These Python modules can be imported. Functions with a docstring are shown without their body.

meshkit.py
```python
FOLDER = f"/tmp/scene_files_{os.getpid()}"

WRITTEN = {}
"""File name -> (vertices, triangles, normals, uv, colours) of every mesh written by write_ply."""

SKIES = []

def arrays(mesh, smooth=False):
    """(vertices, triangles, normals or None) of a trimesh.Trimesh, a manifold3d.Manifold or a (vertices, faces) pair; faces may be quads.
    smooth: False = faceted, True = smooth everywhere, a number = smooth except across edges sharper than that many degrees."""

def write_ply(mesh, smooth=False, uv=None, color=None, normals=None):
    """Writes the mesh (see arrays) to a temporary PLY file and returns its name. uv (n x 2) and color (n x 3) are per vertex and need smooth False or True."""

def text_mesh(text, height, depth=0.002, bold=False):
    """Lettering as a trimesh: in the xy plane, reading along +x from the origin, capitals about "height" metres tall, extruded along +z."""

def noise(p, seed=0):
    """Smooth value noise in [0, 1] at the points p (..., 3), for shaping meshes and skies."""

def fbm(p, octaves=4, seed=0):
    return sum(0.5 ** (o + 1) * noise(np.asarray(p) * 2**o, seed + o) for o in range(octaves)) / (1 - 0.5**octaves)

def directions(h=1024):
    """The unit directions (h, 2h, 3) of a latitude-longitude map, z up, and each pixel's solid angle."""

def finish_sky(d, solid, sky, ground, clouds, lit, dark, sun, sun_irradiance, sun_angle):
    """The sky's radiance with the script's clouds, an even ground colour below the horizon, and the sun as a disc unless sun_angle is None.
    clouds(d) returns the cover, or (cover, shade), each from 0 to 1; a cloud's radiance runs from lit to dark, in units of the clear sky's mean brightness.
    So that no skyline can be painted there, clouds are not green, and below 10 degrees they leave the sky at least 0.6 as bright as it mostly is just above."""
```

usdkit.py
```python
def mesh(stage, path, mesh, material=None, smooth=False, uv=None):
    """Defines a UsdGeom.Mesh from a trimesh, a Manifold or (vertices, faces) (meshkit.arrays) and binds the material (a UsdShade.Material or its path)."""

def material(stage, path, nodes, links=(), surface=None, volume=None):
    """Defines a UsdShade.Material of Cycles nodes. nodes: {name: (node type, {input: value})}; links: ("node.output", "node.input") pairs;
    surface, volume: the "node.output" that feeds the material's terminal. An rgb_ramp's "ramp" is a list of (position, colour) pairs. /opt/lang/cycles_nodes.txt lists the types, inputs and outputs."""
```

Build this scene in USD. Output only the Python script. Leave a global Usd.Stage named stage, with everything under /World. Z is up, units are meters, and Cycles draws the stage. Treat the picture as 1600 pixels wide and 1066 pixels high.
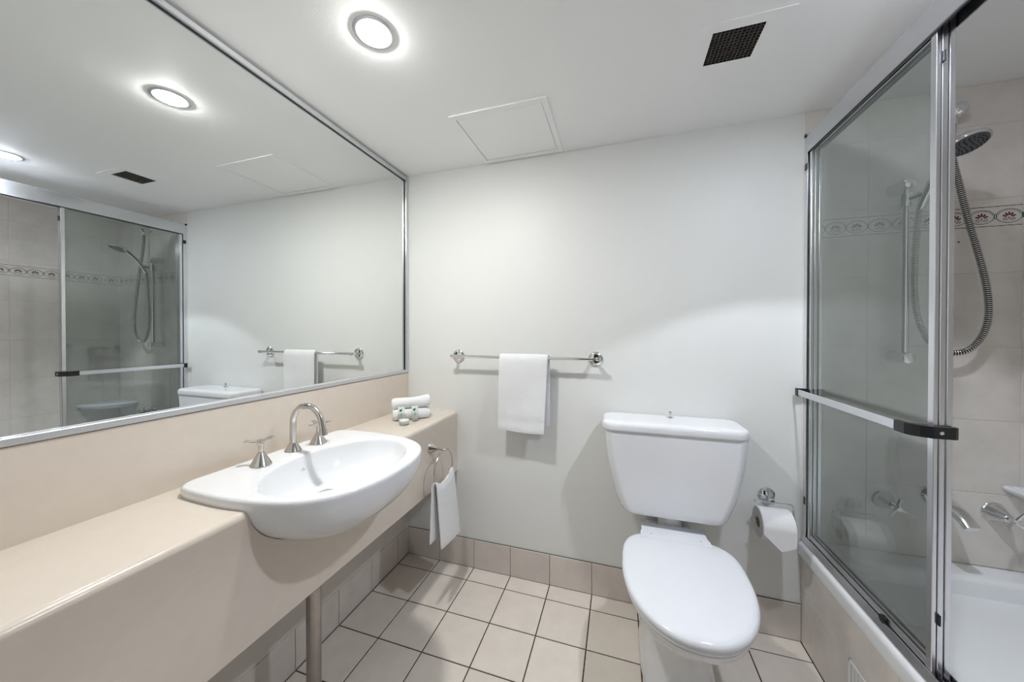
import math, numpy as np, trimesh, usdkit, meshkit, manifold3d as m3
from pxr import Usd, UsdGeom, UsdLux, UsdShade, Gf, Sdf
from scipy.interpolate import CubicSpline
from shapely.geometry import Polygon, LineString, Point, box as sbox
from shapely import affinity, union_all

stage = Usd.Stage.CreateInMemory()
UsdGeom.SetStageUpAxis(stage, UsdGeom.Tokens.z)
UsdGeom.SetStageMetersPerUnit(stage, 1.0)
UsdGeom.Xform.Define(stage, '/World')

# ------------------------------------------------------------------ camera
F_PX, CY, YAW, PITCH, ROLL = 531.58, 524.03, -0.3058, -0.0070, 0.0004
EYE = np.array([1.1182, -1.6288, 1.2263])
EXPOSURE = 4.47
cam = UsdGeom.Camera.Define(stage, '/World/camera')
fwd = np.array([math.sin(YAW) * math.cos(PITCH), math.cos(YAW) * math.cos(PITCH), math.sin(PITCH)])
rgt = np.array([math.cos(YAW), -math.sin(YAW), 0.0])
upv = np.cross(rgt, fwd)
c_, s_ = math.cos(ROLL), math.sin(ROLL)
rgt, upv = c_ * rgt + s_ * upv, -s_ * rgt + c_ * upv
cam.AddTransformOp().Set(Gf.Matrix4d(*rgt, 0, *upv, 0, *(-fwd), 0, *EYE, 1))
cam.CreateHorizontalApertureAttr(36.0)
cam.CreateFocalLengthAttr(F_PX / 1600 * 36)
cam.CreateVerticalApertureOffsetAttr(-(533 - CY) / 1600 * 36)
cam.CreateClippingRangeAttr(Gf.Vec2f(0.02, 100))
cam.CreateExposureAttr(EXPOSURE)

# ------------------------------------------------------------------ light: the room's two ceiling downlights (lamps are placed in their builder)
LENS_GLOW = (28.0, 13.0)     # radiance of the two frosted lenses
LAMP_POWER = (0.0, 50.0)     # radiance of the reflector lamp in the shower-side light; the basin light is all lens
LAMP_CONE = ((86.0, .7), (49.5, .13))   # cut off by its reflector
LAMP_COLORS = ((1.0, 0.995, 0.965), (0.915, 0.965, 1.08))
H = 2.092                # ceiling height
XR, XW = 1.8086, 2.615   # bath side, far shower wall
YF = -1.80               # wall behind the camera
DOWNLIGHTS = [(0.440, -0.806), (1.711, -0.788)]

# ------------------------------------------------------------------ helpers
taken = {}
def numbered(parent, name):
    k = (str(parent), name)
    n = taken.get(k, 0)
    taken[k] = n + 1
    return name if n == 0 else f'{name}_{n:03d}'

def setd(p, **kw):
    for k, v in kw.items():
        if v:
            p.SetCustomDataByKey(k, v)

LOOKS = '/World/Looks'
UsdGeom.Scope.Define(stage, LOOKS)

class Thing:
    """An Xform under /World at o; parts are given in world coordinates."""
    def __init__(self, name, label=None, cat=None, o=(0, 0, 0), group=None, kind=None):
        self.path = '/World/' + numbered('/World', name)
        self.o = np.array(o, float)
        x = UsdGeom.Xform.Define(stage, self.path)
        x.AddTranslateOp().Set(Gf.Vec3d(*map(float, o)))
        setd(x.GetPrim(), label=label, category=cat, group=group, kind=kind)
    def add(self, name, mesh, mat, smooth=35, parent=None, label=None, kind=None):
        v, f = vf(mesh)
        root = parent or self.path
        path = root + '/' + numbered(root, name)
        m = usdkit.mesh(stage, path, trimesh.Trimesh(v - self.o, f, process=False), mat, smooth=smooth)
        setd(m.GetPrim(), label=label, kind=kind)
        return path

def single(name, mesh, mat, label=None, cat=None, smooth=35, group=None, kind=None):
    path = '/World/' + numbered('/World', name)
    v, f = vf(mesh)
    m = usdkit.mesh(stage, path, trimesh.Trimesh(v, f, process=False), mat, smooth=smooth)
    setd(m.GetPrim(), label=label, category=cat, group=group, kind=kind)
    return path

def vf(mesh):
    if hasattr(mesh, 'to_mesh'):
        m = mesh.to_mesh()
        return np.array(m.vert_properties[:, :3], float), np.array(m.tri_verts)
    if isinstance(mesh, (tuple, list)):
        v, f = np.asarray(mesh[0], float), np.asarray(mesh[1], int)
        if f.shape[1] == 4:
            f = np.vstack([f[:, [0, 1, 2]], f[:, [0, 2, 3]]])
        return v, f
    return np.array(mesh.vertices, float), np.array(mesh.faces)

def join(*ms):
    vs, fs, n = [], [], 0
    for m in ms:
        v, f = vf(m)
        vs.append(v); fs.append(f + n); n += len(v)
    return np.vstack(vs), np.vstack(fs)

def move(mesh, d):
    v, f = vf(mesh)
    return v + np.array(d), f

def xf(mesh, M, d=(0, 0, 0)):
    v, f = vf(mesh)
    M = np.array(M, float)
    if np.linalg.det(M) < 0:
        f = f[:, ::-1]
    return v @ M.T + np.array(d), f

def hull(pts):
    return trimesh.convex.convex_hull(np.array(pts, float))

def bx(x0, x1, y0, y1, z0, z1, b=0.0):
    """A box, its edges chamfered by b."""
    lo, hi = np.array([min(x0, x1), min(y0, y1), min(z0, z1)]), np.array([max(x0, x1), max(y0, y1), max(z0, z1)])
    if b <= 0:
        return trimesh.creation.box(bounds=[lo, hi])
    b = min(b, (hi - lo).min() * .45)
    pts = []
    for sx in (0, 1):
        for sy in (0, 1):
            for sz in (0, 1):
                c = np.where([sx, sy, sz], hi, lo)
                s = np.where([sx, sy, sz], -b, b)
                for k in range(3):
                    d = s.copy(); d[k] = 0
                    pts.append(c + d)
    return hull(pts)

def rbox(x0, x1, y0, y1, z0, z1, r, n=4):
    """A box with rounded edges."""
    lo, hi = np.array([x0, y0, z0], float), np.array([x1, y1, z1], float)
    s = trimesh.creation.uv_sphere(radius=r, count=[4 * n, 4 * n])
    pts = []
    for c in np.ndindex(2, 2, 2):
        pts.append(s.vertices + np.where(c, hi - r, lo + r))
    return hull(np.vstack(pts))

def lathe(profile, n=32, axis='z', o=(0, 0, 0)):
    """profile: (r, h) pairs bottom to top; closed by the axis where r = 0."""
    p = np.array(profile, float)
    th = np.linspace(0, 2 * np.pi, n, endpoint=False)
    v, f = [], []
    for r, h in p:
        v.append(np.c_[r * np.cos(th), r * np.sin(th), np.full(n, h)])
    v = np.vstack(v)
    for i in range(len(p) - 1):
        for j in range(n):
            a, b = i * n + j, i * n + (j + 1) % n
            f += [[a, b, b + n], [a, b + n, a + n]]
    m = trimesh.Trimesh(v, f, process=False)
    m.merge_vertices()
    m.update_faces(m.nondegenerate_faces())
    if axis == 'x':
        m.vertices = m.vertices[:, [2, 0, 1]]
    elif axis == 'y':
        m.vertices = m.vertices[:, [1, 2, 0]]
    m.vertices = m.vertices + np.array(o)
    return m

def aim(mesh, d, o=(0, 0, 0)):
    """Turns +z to d and moves to o."""
    d = np.array(d, float) / np.linalg.norm(d)
    M = trimesh.geometry.align_vectors([0, 0, 1], d)[:3, :3]
    return xf(mesh, M, o)

def spline(pts, n=60, closed=False):
    p = np.array(pts, float)
    if closed:
        p = np.vstack([p, p[:1]])
    t = np.r_[0, np.cumsum(np.linalg.norm(np.diff(p, axis=0), axis=1) ** .5)]
    cs = CubicSpline(t, p, bc_type='periodic' if closed else 'natural')
    return cs(np.linspace(0, t[-1], n + 1)[:-1] if closed else np.linspace(0, t[-1], n))

def tube(pts, r, n=12, closed=False, caps=True):
    p = np.array(pts, float)
    r = np.broadcast_to(np.asarray(r, float), (len(p),))
    if closed:
        tan = np.roll(p, -1, 0) - np.roll(p, 1, 0)
    else:
        tan = np.gradient(p, axis=0)
    tan /= np.linalg.norm(tan, axis=1, keepdims=True)
    u = np.cross(tan[0], [0, 0, 1.0])
    if np.linalg.norm(u) < 1e-3:
        u = np.cross(tan[0], [1.0, 0, 0])
    u /= np.linalg.norm(u)
    th = np.linspace(0, 2 * np.pi, n, endpoint=False)
    v = []
    for i in range(len(p)):
        u = u - tan[i] * (u @ tan[i]); u /= np.linalg.norm(u)
        w = np.cross(tan[i], u)
        v.append(p[i] + r[i] * (np.cos(th)[:, None] * u + np.sin(th)[:, None] * w))
    f, k = [], len(p)
    for i in range(k if closed else k - 1):
        i2 = (i + 1) % k
        for j in range(n):
            j2 = (j + 1) % n
            f += [[i * n + j, i * n + j2, i2 * n + j2], [i * n + j, i2 * n + j2, i2 * n + j]]
    v = np.vstack(v)
    if caps and not closed:
        a, b = len(v), len(v) + 1
        v = np.vstack([v, p[0], p[-1]])
        for j in range(n):
            f += [[a, (j + 1) % n, j], [b, (k - 1) * n + j, (k - 1) * n + (j + 1) % n]]
    return v, np.array(f)

def loft(rings, cap0=True, cap1=True, closed=False):
    """Rings of equal count (anticlockwise seen from the +end), joined in order."""
    k, n = len(rings), len(rings[0])
    v = np.vstack(rings)
    f = []
    for i in range(k if closed else k - 1):
        i2 = (i + 1) % k
        a = i * n + np.arange(n); b = i * n + (np.arange(n) + 1) % n
        c = i2 * n + (np.arange(n) + 1) % n; d = i2 * n + np.arange(n)
        f.append(np.c_[a, b, c]); f.append(np.c_[a, c, d])
    if cap0 and not closed:
        c = len(v); v = np.vstack([v, np.mean(rings[0], 0)])
        f.append(np.c_[np.full(n, c), (np.arange(n) + 1) % n, np.arange(n)])
    if cap1 and not closed:
        c = len(v); v = np.vstack([v, np.mean(rings[-1], 0)]); o = (k - 1) * n
        f.append(np.c_[np.full(n, c), o + np.arange(n), o + (np.arange(n) + 1) % n])
    return v, np.vstack(f)

def rrect(cx, cy, hx, hy, r, z, n=10):
    """A rounded rectangle as a ring of points at height z."""
    r = min(r, hx * .999, hy * .999)
    out = []
    for k, (sx, sy) in enumerate([(1, 1), (-1, 1), (-1, -1), (1, -1)]):
        a = np.linspace(0, np.pi / 2, n) + k * np.pi / 2
        out.append(np.c_[cx + sx * (hx - r) + r * np.cos(a), cy + sy * (hy - r) + r * np.sin(a), np.full(n, z)])
    return np.vstack(out)

def extrude(poly, h):
    geoms = [g for g in getattr(poly, 'geoms', [poly]) if g.area > 1e-9]
    return join(*[trimesh.creation.extrude_polygon(g, h, engine='earcut') for g in geoms])

def man(mesh):
    v, f = vf(mesh)
    t = trimesh.Trimesh(v, f, process=True)
    t.fix_normals()
    return m3.Manifold(m3.Mesh(np.asarray(t.vertices, np.float32), np.asarray(t.faces, np.uint32)))

# ------------------------------------------------------------------ materials
def pmat(name, color, rough=.5, metal=0.0, var=0.0, scale=6.0, bump=0.0, bscale=200.0, island=0.0, **kw):
    """principled; var: soft noise of tone; island: tone varied from piece to piece; bump: fine relief."""
    c = np.array(color, float)
    nodes = {'p': ('principled_bsdf', dict(base_color=tuple(c), roughness=rough, metallic=metal, **kw))}
    links = []
    if var or bump or island:
        nodes['g'] = ('geometry', {})
    src = None
    if var:
        nodes['n'] = ('noise_texture', dict(scale=scale, detail=5.0, roughness=.55))
        nodes['r'] = ('rgb_ramp', dict(ramp=[(.3, tuple(np.clip(c * (1 - var), 0, 1))), (.7, tuple(np.clip(c * (1 + var * .6), 0, 1)))]))
        links += [('g.position', 'n.vector'), ('n.fac', 'r.fac')]
        src = 'r.color'
    if island:
        nodes['w'] = ('object_info', {})
        nodes['m'] = ('map_range', dict(from_min=0.0, from_max=1.0, to_min=1 - island, to_max=1 + island))
        nodes['h'] = ('hsv', dict(hue=.5, saturation=1.0, fac=1.0, color=tuple(c)))
        links += [('w.random', 'm.value'), ('m.result', 'h.value')]
        if src:
            links.append((src, 'h.color'))
        src = 'h.color'
    if src:
        links.append((src, 'p.base_color'))
    if bump:
        nodes['bn'] = ('noise_texture', dict(scale=bscale, detail=3.0))
        nodes['b'] = ('bump', dict(strength=bump, distance=.002))
        links += [('g.position', 'bn.vector'), ('bn.fac', 'b.height'), ('b.normal', 'p.normal')]
    return usdkit.material(stage, f'{LOOKS}/{name}', nodes, links, surface='p.BSDF')

M = {}
M['paint'] = pmat('wall_paint', (.765, .772, .752), .5, bump=.12, bscale=350)
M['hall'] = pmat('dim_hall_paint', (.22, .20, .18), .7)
M['lower_paint'] = pmat('beige_wall_paint', (.66, .62, .575), .55)
M['ceiling'] = pmat('ceiling_paint', (.92, .92, .918), .6, bump=.1, bscale=300)
M['hatch'] = pmat('hatch_paint', (.92, .92, .918), .5)
M['shower_tile'] = pmat('shower_tile_glaze', (.73, .68, .635), .28, var=.10, scale=9, island=.03)
M['floor_tile'] = pmat('floor_tile_glaze', (.78, .71, .635), .38, var=.05, scale=14, island=.035, bump=.05, bscale=120)
M['base_tile'] = pmat('baseboard_tile_glaze', (.66, .605, .555), .3, var=.08, scale=10, island=.03)
M['floor_grout'] = pmat('floor_grout', (.085, .06, .05), .9, var=.3, scale=60)
M['wall_grout'] = pmat('wall_grout', (.68, .65, .61), .9)
M['base_grout'] = pmat('baseboard_grout', (.30, .26, .235), .9)
M['laminate'] = pmat('counter_laminate', (.70, .628, .548), .2, var=.02, scale=30)
M['porcelain'] = pmat('white_porcelain', (.79, .80, .825), .07, ior=1.55)
M['seat'] = pmat('seat_plastic', (.785, .805, .845), .14)
M['tub'] = pmat('tub_enamel', (.82, .835, .86), .1)
M['chrome'] = pmat('polished_chrome', (.78, .79, .80), .07, metal=1.0)
M['nickel'] = pmat('brushed_nickel', (.60, .58, .555), .2, metal=1.0)
M['alu'] = pmat('satin_aluminium', (.74, .75, .78), .24, metal=1.0)
M['alu_dark'] = pmat('shaded_track_felt', (.03, .03, .032), .7)
M['ring'] = pmat('satin_lamp_ring', (.62, .62, .66), .35, metal=.8)
M['frame'] = pmat('pale_satin_frame', (.66, .67, .69), .38, metal=.7)
M['pipe'] = pmat('dull_metal_pipe', (.42, .39, .37), .32, metal=1.0, var=.12, scale=25)
M['black'] = pmat('black_plastic', (.012, .012, .014), .35)
M['rubber'] = pmat('grey_rubber', (.10, .105, .115), .5)
M['white_plastic'] = pmat('white_plastic', (.80, .80, .79), .35)
M['caulk'] = pmat('silicone_caulk', (.74, .73, .69), .5)
M['towel'] = pmat('towel_cotton', (.84, .845, .86), .95, bump=.9, bscale=420, sheen_weight=.2)
M['paper'] = pmat('toilet_paper', (.82, .82, .83), .95, bump=.3, bscale=300)
M['paper_end'] = pmat('paper_roll_edge', (.66, .65, .63), .95)
M['core'] = pmat('cardboard_core', (.38, .31, .25), .9)
M['void'] = pmat('dark_duct', (.018, .016, .014), .9)
M['grid'] = pmat('dusty_dark_grid', (.10, .09, .08), .7, var=.3, scale=40)
M['mirror'] = usdkit.material(stage, f'{LOOKS}/mirror_silver', {'p': ('metallic_bsdf', dict(color=(.86, .885, .87), edge_tint=(.9, .92, .91), roughness=0.0))}, surface='p.BSDF')
M['red'] = pmat('red_glaze_print', (.15, .02, .025), .3)
M['teal'] = pmat('teal_glaze_print', (.035, .10, .11), .3)
M['green_print'] = pmat('dark_green_print', (.02, .13, .07), .5)
M['mark'] = pmat('grey_maker_mark', (.05, .05, .06), .5)
M['bottle'] = pmat('green_bottle_plastic', (.90, .97, .92), .12, transmission_weight=.8, ior=1.35)
M['jar'] = pmat('clear_jar_plastic', (.93, .94, .92), .1, transmission_weight=.7, ior=1.35)
M['stain'] = pmat('rust_stain', (.16, .09, .07), .8)
for i in (0, 1):
    M[f'lens{i}'] = usdkit.material(stage, f'{LOOKS}/frosted_lamp_lens_{i}', {'e': ('emission', dict(color=LAMP_COLORS[i], strength=LENS_GLOW[i]))}, surface='e.emission')
M['glass'] = usdkit.material(stage, f'{LOOKS}/green_door_glass', {
    't': ('transparent_bsdf', dict(color=(.982, .995, .989))), 'g': ('glossy_bsdf', dict(color=(.95, 1, .98), roughness=0.0)),
    'd': ('diffuse_bsdf', dict(color=(.62, .70, .67))), 's': ('mix_closure', dict(fac=.010)),   # a thin film of dried soap
    'f': ('fresnel', dict(IOR=1.5)), 'b': ('geometry', {}), 'i': ('math', dict(math_type='subtract', value1=1.0)), 'k': ('math', dict(math_type='multiply', value2=1.15)),
    'x': ('math', dict(math_type='multiply', use_clamp=True)), 'm': ('mix_closure', {})},
    [('b.backfacing', 'i.value2'), ('f.fac', 'k.value1'), ('k.value', 'x.value1'), ('i.value', 'x.value2'), ('x.value', 'm.fac'), ('t.BSDF', 's.closure1'), ('d.BSDF', 's.closure2'),
     ('s.closure', 'm.closure1'), ('g.BSDF', 'm.closure2')], surface='m.closure')

# ================================================================== THE SETTING
T = 0.1
P = 0.2003   # floor tile pitch
GX = [0.0] + [0.1963 + P * i for i in range(13)]
GY = [0.0] + [-(0.0938 + P * i) for i in range(10)]
def tiles_2d(us, vs, gap, t, b, place):
    """Chamfered tiles between the grid lines; place maps (u, v, height) to the world."""
    for i in range(len(us) - 1):
        for j in range(len(vs) - 1):
            u0, u1, w0, w1 = us[i] + gap / 2, us[i + 1] - gap / 2, vs[j] + gap / 2, vs[j + 1] - gap / 2
            if u1 - u0 < .012 or w1 - w0 < .012:
                continue
            pts = [place(u, w, 0) for u in (u0, u1) for w in (w0, w1)] + [place(u, w, t - b) for u in (u0, u1) for w in (w0, w1)] \
                + [place(u, w, t) for u in (u0 + b, u1 - b) for w in (w0 + b, w1 - b)]
            yield hull(pts)

floor = Thing('floor', kind='structure')
floor.add('grout_bed', bx(-.02, XW, YF, 0, -.05, -.0022), M['floor_grout'], smooth=False)
gx = [x for x in GX if x < XR - .03] + [XR]
gy = sorted([y for y in GY if y > YF + .02] + [YF])
for t in tiles_2d(gx, gy, .0045, .006, .0012, lambda u, v, h: (u, v, h - .006)):
    floor.add('tile', t, M['floor_tile'], smooth=False)

# ceiling with an opening for the exhaust vent and for the two lights
ce = sbox(-.02, YF, XW, 0).difference(sbox(1.374, -.512, 1.506, -.385))
for x, y in DOWNLIGHTS:
    ce = ce.difference(Point(x, y).buffer(.047, 24))
single('ceiling', move(extrude(ce, .06), (0, 0, H)), M['ceiling'], smooth=False, kind='structure')

wall_back = Thing('wall_back', kind='structure')
wall_back.add('painted_wall', bx(-.02, XR + .004, 0, T, 0, H + .05), M['paint'], smooth=False)
wall_back.add('grout_bed', bx(XR + .004, XW + T, -.0016, T, 0, H + .05), M['wall_grout'], smooth=False)
TZ = [0.41, 0.6655, 0.921, 1.178, 1.436, 1.6925, 1.949, H]
TX = [1.8125, 2.0075, 2.2165, 2.4245, XW]
for t in tiles_2d(TX, TZ, .0022, .007, .0012, lambda u, v, h: (u, .004 - h, v)):
    wall_back.add('tile', t, M['shower_tile'], smooth=False)
wall_right = Thing('wall_right', kind='structure')
wall_right.add('grout_bed', bx(XW - .0016, XW + T, YF, 0, 0, H + .05), M['wall_grout'], smooth=False)
TY = sorted([0.0] + [-(.0968 + .207 * i) for i in range(9)] + [YF])
TY = [y for y in TY if y >= YF]
for t in tiles_2d(TY, TZ, .0022, .007, .0012, lambda u, v, h: (XW + .004 - h, u, v)):
    wall_right.add('tile', t, M['shower_tile'], smooth=False)

# printed border on one row of tiles: red lines, teal ovals with scrolls, red fans
def motif(red, teal, s0, zc):
    e = affinity.scale(Point(0, 0).buffer(1, 24), .0325, .0235)
    teal.append(affinity.translate(e.buffer(.0009).difference(e.buffer(-.0009)), s0, zc))
    e2 = affinity.scale(Point(0, 0).buffer(1, 24), .0285, .0195)
    arc = e2.boundary.buffer(.0006).intersection(sbox(-.03, .003, .03, .03))
    teal.append(affinity.translate(arc, s0, zc))
    for sx in (-1, 1):
        a = np.linspace(0, 2.3 * np.pi, 40)
        r = .0075 * (1 - a / (2.9 * np.pi))
        sp = LineString(np.c_[s0 + sx * (.0095 - r * np.cos(a)), zc - .010 - r * np.sin(a) * .8])
        teal.append(sp.buffer(.0008))
        teal.append(LineString([(s0 + sx * .034, zc + .008), (s0 + sx * .0305, zc), (s0 + sx * .034, zc - .008)]).buffer(.0008))
    for k in range(5):
        an = math.radians(20 + 35 * k)
        p = affinity.scale(Point(0, 0).buffer(1, 10), .0062, .0027)
        p = affinity.rotate(affinity.translate(p, .0115, 0), math.degrees(an), origin=(0, 0))
        red.append(affinity.translate(p, s0, zc - .004))
    red.append(affinity.translate(Point(0, 0).buffer(.0022), s0, zc - .006))

def border(wall, cols, place_M, d):
    red, teal = [], []
    for u0, u1 in cols:
        w = u1 - u0
        red.append(sbox(u0 + .0015, 1.6625, u1 - .0015, 1.6645)); red.append(sbox(u0 + .0015, 1.5955, u1 - .0015, 1.5975))
        n = max(1, round(w / .069))
        for k in range(n):
            motif(red, teal, u0 + (k + .5) * w / n, 1.629)
    for name, parts, mat in (('border_print', red, M['red']), ('border_scroll_print', teal, M['teal'])):
        wall.add(name, xf(extrude(union_all(parts), .0003), place_M, d), mat, smooth=False)
border(wall_back, list(zip(TX[:-1], TX[1:])), [[1, 0, 0], [0, 0, -1], [0, 1, 0]], (0, -.003, 0))
border(wall_right, [(a, b) for a, b in zip(TY[:-1], TY[1:]) if b > -1.4 and b - a > .05], [[0, 0, -1], [1, 0, 0], [0, 1, 0]], (XW - .003, 0, 0))
wall_back.add('rust_mark', move(extrude(affinity.scale(Point(0, 0).buffer(1, 8), .0035, .0025), .0004), (0, 0, 0)) if False else
              xf(extrude(affinity.scale(Point(2.262, 1.548).buffer(1, 8), .0035, .0028), .0004), [[1, 0, 0], [0, 0, -1], [0, 1, 0]], (0, -.003, 0)), M['stain'], smooth=False)

wall_left = Thing('wall_left', kind='structure')
wall_left.add('painted_wall', bx(-.02 - T, -.02, YF, 0, .6, H + .05), M['paint'], smooth=False)
wall_left.add('lower_wall', bx(-.02 - T, -.0025, YF, 0, -.05, .6), M['lower_paint'], smooth=False)
single('wall_front', xf(extrude(sbox(-.02, -.05, XW + T, H + .05).difference(sbox(.72, -.06, 1.52, 2.0)), T), [[1, 0, 0], [0, 0, 1], [0, 1, 0]], (0, YF - T, 0)), M['paint'], smooth=False, kind='structure')
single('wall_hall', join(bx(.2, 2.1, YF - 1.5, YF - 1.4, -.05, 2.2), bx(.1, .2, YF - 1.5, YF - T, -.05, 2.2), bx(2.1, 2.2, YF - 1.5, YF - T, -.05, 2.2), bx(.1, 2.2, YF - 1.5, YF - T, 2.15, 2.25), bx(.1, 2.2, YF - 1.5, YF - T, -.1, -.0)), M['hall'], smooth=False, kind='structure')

# baseboards of single tiles
bb = Thing('baseboard_back', kind='structure')
bb.add('grout_bed', bx(0, XR, -.0045, 0, 0, .149), M['base_grout'], smooth=False)
for t in tiles_2d(gx, [0.001, .1505], .003, .0065, .0015, lambda u, v, h: (u, -h, v)):
    bb.add('tile', t, M['base_tile'], smooth=False)
bl = Thing('baseboard_left', kind='structure')
bl.add('grout_bed', bx(-.02, -.002, YF, 0, 0, .149), M['base_grout'], smooth=False)
for t in tiles_2d(gy, [0.001, .1505], .003, .0065, .0015, lambda u, v, h: (-.0065 + h, u, v)):
    bl.add('tile', t, M['base_tile'], smooth=False)
single('trim_1', bx(XR - .001, XR + .0045, -.0035, 0, .41, 2.0, .001), M['caulk'], smooth=False, kind='structure')

# ================================================================== BATH
# tiled side under the bath rim, with a small vent grille
bp = Thing('wall_bath_side', kind='structure')
bp.add('grout_bed', bx(XR + .0015, XR + .03, YF, 0, 0, .348), M['wall_grout'], smooth=False)
py = sorted([0.0] + [-(.097 + P * i) for i in range(9)] + [YF])
for t in tiles_2d(py, [.0, .209, .3485], .0025, .007, .0012, lambda u, v, h: (XR + .007 - h, u, v)):
    v_, _ = vf(t)
    if v_[:, 1].max() < -.28 and v_[:, 1].min() > -.52 and v_[:, 2].max() < .25:
        continue
    bp.add('tile', t, M['shower_tile'], smooth=False)
for a, b in ((-.4965, -.4015),):
    for t in tiles_2d([a, b], [.0, .209], .0025, .007, .0012, lambda u, v, h: (XR + .007 - h, u, v)):
        bp.add('tile', t, M['shower_tile'], smooth=False)
vg = Thing('vent_grille', 'white slotted vent grille set into the tiled bath side', 'vent', (XR, -.349, 0))
vg.add('frame', join(bx(XR - .004, XR + .005, -.399, -.300, .199, .209, .002), bx(XR - .004, XR + .005, -.399, -.300, 0.003, .015, .002),
                     bx(XR - .004, XR + .005, -.399, -.391, .003, .209, .002), bx(XR - .004, XR + .005, -.308, -.300, .003, .209, .002)), M['white_plastic'], smooth=False)
vg.add('backing', bx(XR + .003, XR + .005, -.392, -.307, .012, .2), M['void'], smooth=False)
for k in range(5):
    y = -.318 - .0163 * k
    vg.add('slat', bx(XR - .002, XR + .003, y - .0055, y + .0055, .014, .2, .0015), M['white_plastic'], smooth=False)

# bathtub
tub = Thing('bathtub', 'white enamel bathtub behind the sliding glass shower screen', 'bathtub', (2.2, -.9, 0))
X0, X1, Y0, Y1, TR = 1.797, XW - .004, YF + .002, -.004, .409
def tubring(x0, x1, y0, y1, r, z):
    return rrect((x0 + x1) / 2, (y0 + y1) / 2, (x1 - x0) / 2, (y1 - y0) / 2, r, z, n=14)
rings = [tubring(1.85, X1 - .03, Y0 + .03, Y1 - .03, .02, .353), tubring(X0 + .004, X1, Y0, Y1, .003, .349), tubring(X0, X1, Y0, Y1, .003, .354)]
for a in np.linspace(0, np.pi / 2, 7):
    rings.append(tubring(X0 + .022 * (1 - math.cos(a)), X1, Y0, Y1, .003, TR - .022 + .022 * math.sin(a)))
ix0, ix1, iy0, iy1 = 1.888, 2.545, -1.68, -.095
rings.append(tubring(ix0 - .02, ix1 + .02, iy0 - .02, iy1 + .02, .10, TR))
for a in np.linspace(0, np.pi / 2, 6)[1:]:
    rings.append(tubring(ix0 - .02 + .02 * math.sin(a), ix1 + .02 - .02 * math.sin(a), iy0 - .02 + .02 * math.sin(a), iy1 + .02 - .02 * math.sin(a), .10, TR - .02 * (1 - math.cos(a))))
for t in np.linspace(0, 1, 8)[1:]:
    d = .05 * t + .09 * t ** 5
    rings.append(tubring(ix0 + d, ix1 - d, iy0 + d * 1.8, iy1 - d * 1.5, .10 + .06 * t, TR - .02 - .27 * math.sin(t * np.pi / 2) ** 1.0))
rings.append(tubring(ix0 + .2, ix1 - .2, iy0 + .4, iy1 - .4, .1, .115))
tub.add('tub_body', loft(rings), M['tub'], smooth=40)
tub.add('drain', lathe([(0, 0), (.028, 0), (.03, .002), (.022, .004), (0, .003)], 24, o=(2.216, -.4, .114)), M['chrome'])

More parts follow.
